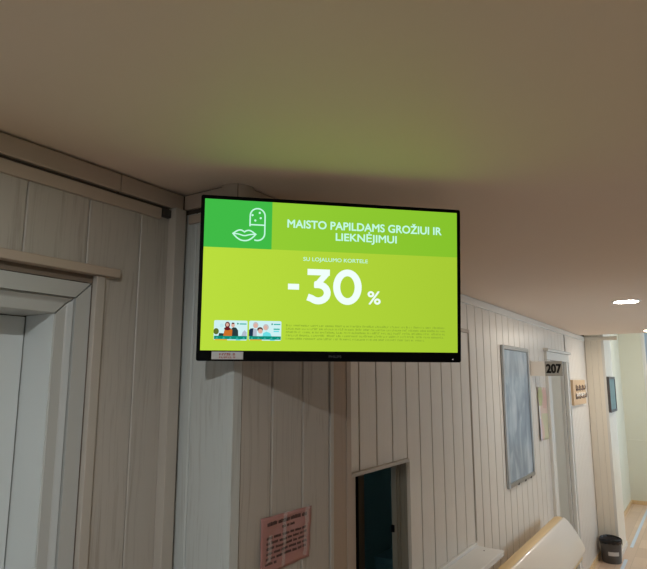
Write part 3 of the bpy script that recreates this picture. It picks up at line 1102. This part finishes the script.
card(0.047, 0.169, 0.452, 0.525, 0)
card(0.175, 0.295, 0.4515, 0.5245, 1)
rnd = random.Random(4)
fp = MB()
for i, (u1_) in enumerate((0.940, 0.943, 0.943, 0.943, 0.860)):
    v = 0.4655 + 0.0125 * i
    a, b_ = S(0.313, v + 0.0045), S(u1_, v - 0.0035)
    scribble(fp, a[0], b_[0], a[1], b_[1], 'screen_small', Y1, rnd)
fp.build('small_print', screen, weld=False)

# bezel details
st = MB()
a, b_ = S(0.0415, 0.5945), S(0.156, 0.5665)
flat(st, [(a[0], a[1]), (b_[0], a[1]), (b_[0], b_[1]), (a[0], b_[1])], 'sticker', -0.0019)
lw = b_[0] - a[0]
lh = b_[1] - a[1]
scribble(st, a[0] + lw * 0.24, a[0] + lw * 0.70, a[1] + lh * 0.50, a[1] + lh * 0.88, 'ink_red', -0.0022, rnd, (5, 8))
scribble(st, a[0] + lw * 0.24, a[0] + lw * 0.76, a[1] + lh * 0.14, a[1] + lh * 0.46, 'ink_red', -0.0022, rnd, (6, 9))
stk = st.build('sticker', bezel, weld=False)
stk['label'] = 'pale sticker with small red print'
a, b_ = S(0.478, 0.5865), S(0.526, 0.5775)
link('brand_mark', text_mesh('PHILIPS', a[0], b_[0], a[1], b_[1], 'logo_grey', -0.0018, 0.015), bezel)
c = S(0.9785, 0.589)
led = MB()
flat(led, ellipse(c[0], c[1], 0.0010, 0.0010, 12), 'led_white', -0.0019)
led.build('power_light', bezel, weld=False)['label'] = 'tiny white power light'

# swivel arm that carries the display off the pier
arm = thing('wall_bracket', 'black swivel arm holding the television off the panelled pier', 'bracket', (1.36, 0.9545, EYE + 0.23))
MB().box(-0.05, 0.05, -0.012, 0, -0.11, 0.11, 'dark_bracket').build('wall_plate', arm, bevel=0.003)
Minv = Mr
back = TVC + nv * 0.052 - arm.location
e1 = Vector((0, -0.03, 0))
MB().tube([(0, -0.012, 0), (0, -0.06, 0)], 0.02, 'dark_bracket', 12).build('pivot', arm, smooth=True)
elbow = Vector((0.10, -0.10, 0.0))
mb = MB()
mb.tube([(0, -0.055, 0), elbow], 0.012, 'dark_bracket', 10)
mb.tube([elbow, back + nv * 0.015], 0.012, 'dark_bracket', 10)
mb.build('link_arm', arm, smooth=True)
vp = MB()
vp.box(-0.055, 0.055, -0.0025, 0.006, -0.055, 0.055, 'dark_bracket')
vp.build('screen_plate', arm, tuple(back), Mr.to_euler(), bevel=0.001)

# ------------------------------------------------------------------ lamps
LAMPS = [(4.15, 0.376, 0.070, 'lamp_diffuser', 'round white downlight in the ceiling above the bench'),
         (6.75, 0.43, 0.042, 'lamp_small', 'small round downlight in the ceiling close to the column'),
         (9.2, 0.10, 0.118, 'lamp_diffuser', 'added unseen round lamp in the hall ceiling that brightens the hall'),  # added out of view to brighten the column and end wall
         (-0.04, 0.335, 0.020, 'lamp_spot', 'small round spotlight overhead near the first door'),
         ]
for x_, y_, lr, lm, lab in LAMPS:
    l = thing('ceiling_downlight', lab, 'ceiling light', (x_, y_, HALL if x_ > XC else CEIL), None, 'recessed corridor downlights')
    MB().lathe([(lr, -0.0002), (lr + 0.016, -0.0002), (lr + 0.016, -0.003), (lr + 0.010, -0.006), (lr, -0.006), (lr, -0.0002)], 'white_laminate', 40).build('ring', l, smooth=True)
    d = MB()
    d.poly([((lr - 0.0005) * math.cos(2 * math.pi * i / 40), (lr - 0.0005) * math.sin(2 * math.pi * i / 40), -0.0062) for i in range(40)][::-1], lm)
    d.build('diffuser', l, weld=False)

# ------------------------------------------------------------------ shelf at the hatch
sh = thing('counter_shelf', 'narrow white shelf on the panelled wall under the hatch', 'shelf', (2.6, 1.1546, HZ0 - 0.03))
SX0, SX1 = 1.90 - 2.6, 3.316 - 2.6
MB().box(SX0, SX1, -0.162, -0.0002, 0, 0.03, 'white_laminate').build('shelf_board', sh, bevel=0.004)
MB().box(SX0, SX1 - 0.003, -0.016, -0.0002, 0.0302, 0.047, 'white_laminate').build('upstand', sh, bevel=0.002)
for x_ in (-0.55, 0.0, 0.55):
    MB().prism([(-0.001, -0.001), (-0.13, -0.001), (-0.001, -0.12)], x_ - 0.01, x_ + 0.01, 'white_laminate', 'x').build('support', sh)
scw = MB().lathe([(0.0001, 0.0315), (0.004, 0.0315), (0.004, 0.0300)], 'dark_bracket', 12, (0.645, -0.075)).build('screw', sh)

# ------------------------------------------------------------------ notice on the pier
nx, nz = 1.282, Z(-0.408)
nt_ = thing('notice', 'pink printed notice taped to the pier below the television', 'notice', (nx - 0.0, 0.9548, nz - 0.066))
corners = {'tl': (1.182 - 1.289, 0.066), 'tr': (1.399 - 1.289, 0.061), 'br': (1.390 - 1.289, -0.070), 'bl': (1.178 - 1.289, -0.070)}


def npt(u, v, d=0.0):
    tl, tr_, br_, bl = (Vector(corners[q]) for q in ('tl', 'tr', 'br', 'bl'))
    p = tl.lerp(tr_, u).lerp(bl.lerp(br_, u), v)
    y = -0.0018 - 0.0022 * math.sin(u * 9.0 + v * 2) ** 2 - 0.0015 * math.sin(v * 7 + u * 3) ** 2 - 0.004 * max(0, u - 0.85) / 0.15 * (1 - v)
    return (p.x, y - d, p.y + 0.066)


mb = MB()
N, Mv = 24, 16
for i in range(N):
    for j in range(Mv):
        q = [npt((i + a) / N, (j + b) / Mv) for a, b in ((0, 1), (1, 1), (1, 0), (0, 0))]
        mb.poly(q, 'pink_paper')
sheet = mb.build('sheet', nt_, smooth=True)
so = sheet.modifiers.new('thickness', 'SOLIDIFY')
so.thickness = 0.0003
so.offset = 1
rnd = random.Random(11)
mb = MB()


def nline(u0, u1, v0, hv, m, dash):
    u = u0
    while u < u1:
        n = rnd.randint(*dash)
        for _ in range(n):
            if u >= u1:
                break
            w = rnd.uniform(0.012, 0.022) * hv / 0.05
            vv = rnd.uniform(0.0, 0.25) * hv
            mb.poly([npt(u, v0 + hv, 0.0012), npt(u + w * 0.8, v0 + hv, 0.0012), npt(u + w * 0.8, v0 + vv, 0.0012), npt(u, v0 + vv, 0.0012)], m)
            u += w
        u += 0.022


nline(0.10, 0.92, 0.09, 0.075, 'ink_brown', (4, 9))
nline(0.40, 0.66, 0.215, 0.05, 'ink_brown', (2, 5))
for q in range(6):
    nline(0.10, 0.92 if q < 5 else 0.30, 0.355 + 0.09 * q, 0.05, 'ink_brown', (4, 9))
mb.build('print', nt_, weld=False)
for (u0, u1, v0, v1) in ((0.405, 0.465, -0.03, 0.97), (0.86, 0.93, -0.05, 0.93), (0.13, 0.20, 0.33, 0.80)):
    mb = MB()
    for j in range(14):
        va, vb = v0 + (v1 - v0) * j / 14, v0 + (v1 - v0) * (j + 1) / 14
        wob = 0.010 * math.sin(j * 1.7)
        wob2 = 0.010 * math.sin((j + 1) * 1.7)
        mb.poly([npt(u0 + wob2, vb, 0.002), npt(u1 + wob2, vb, 0.0026), npt(u1 + wob, va, 0.0026), npt(u0 + wob, va, 0.002)], 'clear_tape')
    mb.build('tape_strip', nt_, smooth=True)

# ------------------------------------------------------------------ poster frame
pfx, pfz0, pfz1 = (3.985, 4.685), Z(-0.716), Z(0.237)
pf = thing('poster_frame', 'tall aluminium frame with a faded blue poster on the panelled wall', 'picture', (sum(pfx) / 2, 1.1546, pfz0))
hw, hh = (pfx[1] - pfx[0]) / 2, pfz1 - pfz0
yF = -0.020


def rail(name, pts, m='aluminium'):
    mb = MB()
    mb.prism(pts, yF, -0.0003, m, 'y')
    return mb.build(name, pf, bevel=0.004)


fw_ = 0.030
g = 0.0006
rail('frame_stile', [(-hw, g), (-hw + fw_, fw_ + g), (-hw + fw_, hh - fw_ - g), (-hw, hh - g)])
rail('frame_stile', [(hw - fw_, fw_ + g), (hw, g), (hw, hh - g), (hw - fw_, hh - fw_ - g)])
rail('frame_rail', [(-hw + g, hh), (-hw + fw_ + g, hh - fw_), (hw - fw_ - g, hh - fw_), (hw - g, hh)])
bt = rail('frame_rail', [(-hw + g, 0), (hw - g, 0), (hw - fw_ - g, fw_), (-hw + fw_ + g, fw_)])
for k_ in (-0.12, 0.06, 0.22):
    MB().box(k_ - 0.012, k_ + 0.012, yF - 0.002, yF + 0.006, -0.003, 0.010, 'dark_bracket').build('clip', bt)
box_obj('poster', -hw + fw_ - 0.004, hw - fw_ + 0.004, -0.010, -0.004, fw_ - 0.004, hh - fw_ + 0.004, 'poster_print', pf)

# ------------------------------------------------------------------ leaflet
lfx = thing('leaflet', 'colourful paper poster curling off the wall beside the door', 'poster', (5.12, 1.1545, Z(-0.49)))
mb = MB()
NU, NV = 20, 20


def lp(u, v):
    x = -0.165 + 0.33 * u
    y = -0.003 - 0.012 * max(0, (0.30 - u) / 0.30) ** 1.6 * (0.4 + 0.6 * v)
    return (x, y, 0.43 * (1 - v) - 0.01 * u)


def leaf_ink(u, v):
    if u < 0.10 + 0.22 * v and v > 0.35:
        return 'leaf_lilac' if v > 0.62 and u > 0.08 else 'chalk_white'
    if (u - 0.28) ** 2 / 0.07 + (v - 0.16) ** 2 / 0.045 < 1:
        return 'leaf_green'
    if (u - 0.72) ** 2 / 0.09 + (v - 0.22) ** 2 / 0.04 < 1:
        return 'leaf_rose'
    if v > 0.5 and u > 0.45 + 0.12 * math.sin(v * 9):
        return 'leaf_ochre'
    return 'leaf_peach'


mat('leaf_green', (0.46, 0.48, 0.24), 0.5)
mat('leaf_rose', (0.62, 0.40, 0.34), 0.5)
mat('leaf_peach', (0.66, 0.50, 0.42), 0.5)
mat('leaf_ochre', (0.56, 0.54, 0.36), 0.5)
mat('leaf_lilac', (0.62, 0.52, 0.60), 0.5)
for i in range(NU):
    for j in range(NV):
        q = [lp((i + a) / NU, (j + b) / NV) for a, b in ((0, 1), (1, 1), (1, 0), (0, 0))]
        mb.poly(q, leaf_ink((i + 0.5) / NU, (j + 0.5) / NV))
lo = mb.build('sheet', lfx, smooth=True)
so = lo.modifiers.new('thickness', 'SOLIDIFY')
so.thickness = 0.0006
so.offset = 0

# ------------------------------------------------------------------ projecting number sign
sg = thing('room_sign', 'projecting plate with the black number 207', 'sign', (4.80, 1.1545, Z(0.027)))
MB().box(0, 0.006, -0.110, -0.0002, 0, 0.115, 'sign_blank').build('blank_plate', sg, bevel=0.001)
pl = MB().box(-0.002, 0.006, -0.2405, -0.1103, 0, 0.115, 'sign_plate').build('number_plate', sg, bevel=0.001)
tm = text_mesh('207', -0.053, 0.053, 0.026, 0.090, 'ink', 0.0, 0.04)
# the plate faces back along the corridor
for v in tm.vertices:
    v.co = Vector((-0.0026, -0.1755 - v.co.x, v.co.z))
link('number', tm, pl)
MB().box(-0.004, 0.010, -0.012, -0.0002, 0.115, 0.122, 'sign_blank').build('bracket', sg)

# ------------------------------------------------------------------ wooden plaque
pq = thing('wooden_plaque', 'small wooden plaque with dark handwritten lettering past the door', 'plaque', (6.72, 1.1545, Z(-0.262)))
pb = MB().box(-0.36, 0.36, -0.034, -0.0003, 0, 0.258, 'plaque_wood').build('plaque_board', pq, bevel=0.003)
rnd = random.Random(8)


def script_line(x0, x1, z, h, m):
    n = 46
    pts = []
    for i in range(n + 1):
        t = i / n
        amp = h * (0.5 + 0.5 * abs(math.sin(t * 9.7 + 1)))
        pts.append((x0 + (x1 - x0) * t + 0.03 * math.sin(t * 40 + 1.2), -0.037 - 0.002 * math.sin(t * 23), z + amp * 0.5 * math.sin(t * 40)))
    mb = MB()
    mb.tube(pts, 0.0042, m, 6)
    return mb.build('lettering', pq, smooth=True)


script_line(-0.24, 0.34, 0.175, 0.06, 'ink_brown')
script_line(-0.28, 0.40, 0.088, 0.055, 'ink_brown')
script_line(-0.24, 0.25, 0.108, 0.04, 'chalk_white')

# ------------------------------------------------------------------ picture on the column
pc = thing('picture_frame', 'narrow glossy picture in a dark frame on the column', 'picture', (7.75, 0.9515, Z(-0.378)))
hw2, hh2 = 0.27, 0.41
for nm, bx in (('frame_stile', (-hw2, -hw2 + 0.03, -0.028, -0.0002, 0, hh2)), ('frame_stile', (hw2 - 0.03, hw2, -0.028, -0.0002, 0, hh2)),
               ('frame_rail', (-hw2 + 0.0302, hw2 - 0.0302, -0.028, -0.0002, 0, 0.03)), ('frame_rail', (-hw2 + 0.0302, hw2 - 0.0302, -0.028, -0.0002, hh2 - 0.03, hh2))):
    MB().box(*bx, 'bin_plastic').build(nm, pc, bevel=0.002)
mat('teal_print', (0.14, 0.24, 0.235), 0.4, coat=0.2, vary=0.5, vary_scale=9)
MB().box(-hw2 + 0.0302, hw2 - 0.0302, -0.022, -0.016, 0.0302, hh2 - 0.0302, 'teal_print').build('print', pc)

# ------------------------------------------------------------------ upholstered bench
bn = thing('bench', 'cream upholstered bench with a tan rolled back against the wall', 'bench', (4.0, 1.0, 0))
X0, X1 = 3.05 - 4.0, 4.85 - 4.0


def loft(name, prof, x0, x1, m, inset=0.02, parent=bn):
    """cushion: profile (y,z) swept along x, ends rounded in"""
    cy = sum(p[0] for p in prof) / len(prof)
    cz = sum(p[1] for p in prof) / len(prof)
    st_ = [(x0, 0.93), (x0 + inset * 0.35, 0.975), (x0 + inset, 1.0), (x1 - inset, 1.0), (x1 - inset * 0.35, 0.975), (x1, 0.93)]
    mb = MB()
    k_ = len(prof)
    for x_, s in st_:
        mb.v += [(x_, cy + (p[0] - cy) * s, cz + (p[1] - cz) * s) for p in prof]
    for a in range(len(st_) - 1):
        for i in range(k_):
            j = (i + 1) % k_
            mb.f.append([a * k_ + i, a * k_ + j, (a + 1) * k_ + j, (a + 1) * k_ + i])
            mb.mi.append(mb._m(m))
    mb.f += [list(range(k_)), [(len(st_) - 1) * k_ + i for i in range(k_)]]
    mb.mi += [0, 0]
    return mb.build(name, parent, smooth=True)


def smooth_closed(pts, it=2):
    for _ in range(it):
        q = []
        for i in range(len(pts)):
            a, b = Vector(pts[i]), Vector(pts[(i + 1) % len(pts)])
            q += [tuple(a.lerp(b, 0.25)), tuple(a.lerp(b, 0.75))]
        pts = q
    return pts


# tan shell against the wall, pale cushion over its front
shell = smooth_closed([(0.060, 0.60), (0.060, 0.915), (0.052, 0.934), (-0.005, 0.9385), (-0.035, 0.90), (-0.05, 0.80), (-0.09, 0.70), (-0.135, 0.672), (-0.125, 0.64)], 2)
loft('back_shell', shell, X0, X1, 'leather_tan', 0.012)
cush = smooth_closed([(-0.008, 0.918), (-0.010, 0.937), (-0.024, 0.932), (-0.056, 0.900), (-0.098, 0.842), (-0.148, 0.750), (-0.158, 0.715), (-0.140, 0.690), (-0.09, 0.70), (-0.02, 0.85)], 2)
loft('back_cushion', cush, X0 + 0.004, X1 - 0.004, 'leather_pale', 0.012)
seat = smooth_closed([(0.05, 0.32), (0.05, 0.47), (0.02, 0.49), (-0.40, 0.46), (-0.47, 0.42), (-0.46, 0.34)], 2)
loft('seat_cushion', seat, X0, X1, 'leather_pale', 0.02)
MB().box(X0 + 0.02, X1 - 0.02, -0.42, 0.05, 0.26, 0.325, 'leather_tan').build('seat_base', bn, bevel=0.008)
for x_ in (X0 + 0.10, X1 - 0.14):
    MB().box(x_, x_ + 0.04, 0.005, 0.045, 0.20, 0.78, 'bin_plastic').build('back_post', bn, bevel=0.003)
    for y_ in (-0.40, 0.005):
        MB().box(x_, x_ + 0.04, y_, y_ + 0.04, 0, 0.262, 'bin_plastic').build('leg', bn, bevel=0.003)

# ------------------------------------------------------------------ waste bin
bi = thing('waste_bin', 'small dark grey waste bin with a black liner by the column', 'bin', (7.325, 1.017, 0))
MB().lathe([(0.0005, 0.0), (0.092, 0.0), (0.096, 0.005), (0.108, 0.235), (0.104, 0.235), (0.092, 0.012), (0.0005, 0.012)], 'bin_plastic', 40).build('body', bi, smooth=True)
ln = MB()
seg = 48
prof = [(0.100, 0.12), (0.106, 0.240), (0.113, 0.250), (0.1165, 0.240), (0.115, 0.205)]
rnd = random.Random(3)
wob = [rnd.uniform(-1, 1) for _ in range(seg)]
for q, (r_, z_) in enumerate(prof):
    for s in range(seg):
        a = 2 * math.pi * s / seg
        rr = r_ + (0.0012 * wob[s] if q >= 2 else 0)
        zz = z_ + (0.008 * wob[(s * 5) % seg] - (0.025 if 34 < s < 40 else 0) if q == 4 else 0) + (0.006 * math.sin(a * 2 + 1) if q in (2, 3) else 0)
        ln.v.append((rr * math.cos(a), rr * math.sin(a), zz))
for q in range(len(prof) - 1):
    for s in range(seg):
        t = (s + 1) % seg
        ln.f.append([q * seg + s, q * seg + t, (q + 1) * seg + t, (q + 1) * seg + s])
        ln.mi.append(ln._m('liner'))
ln.build('liner', bi, smooth=True)
lb = MB()
for i in range(6):
    a0, a1 = R(170 + 62 * i / 6), R(170 + 62 * (i + 1) / 6)
    lb.poly([(0.1035 * math.cos(a0), 0.1035 * math.sin(a0), 0.085), (0.1035 * math.cos(a1), 0.1035 * math.sin(a1), 0.085),
             (0.1056 * math.cos(a1), 0.1056 * math.sin(a1), 0.125), (0.1056 * math.cos(a0), 0.1056 * math.sin(a0), 0.125)], 'label_paper')
lb.build('paper_label', bi, smooth=True)

# ------------------------------------------------------------------ pale blue floor tape
tp = tag(box_obj('floor_tape', 6.6, 7.50, 0.880, 0.915, 0.0002, 0.0015, 'tape_blue'), 'pale blue tape strip on the floor right beside the bin', 'tape', 'blue floor tape')
tp2 = tag(box_obj('floor_tape', 8.05, 10.6, 0.880, 0.915, 0.0002, 0.0015, 'tape_blue'), 'long pale blue tape strip on the hall floor past the column', 'tape', 'blue floor tape')
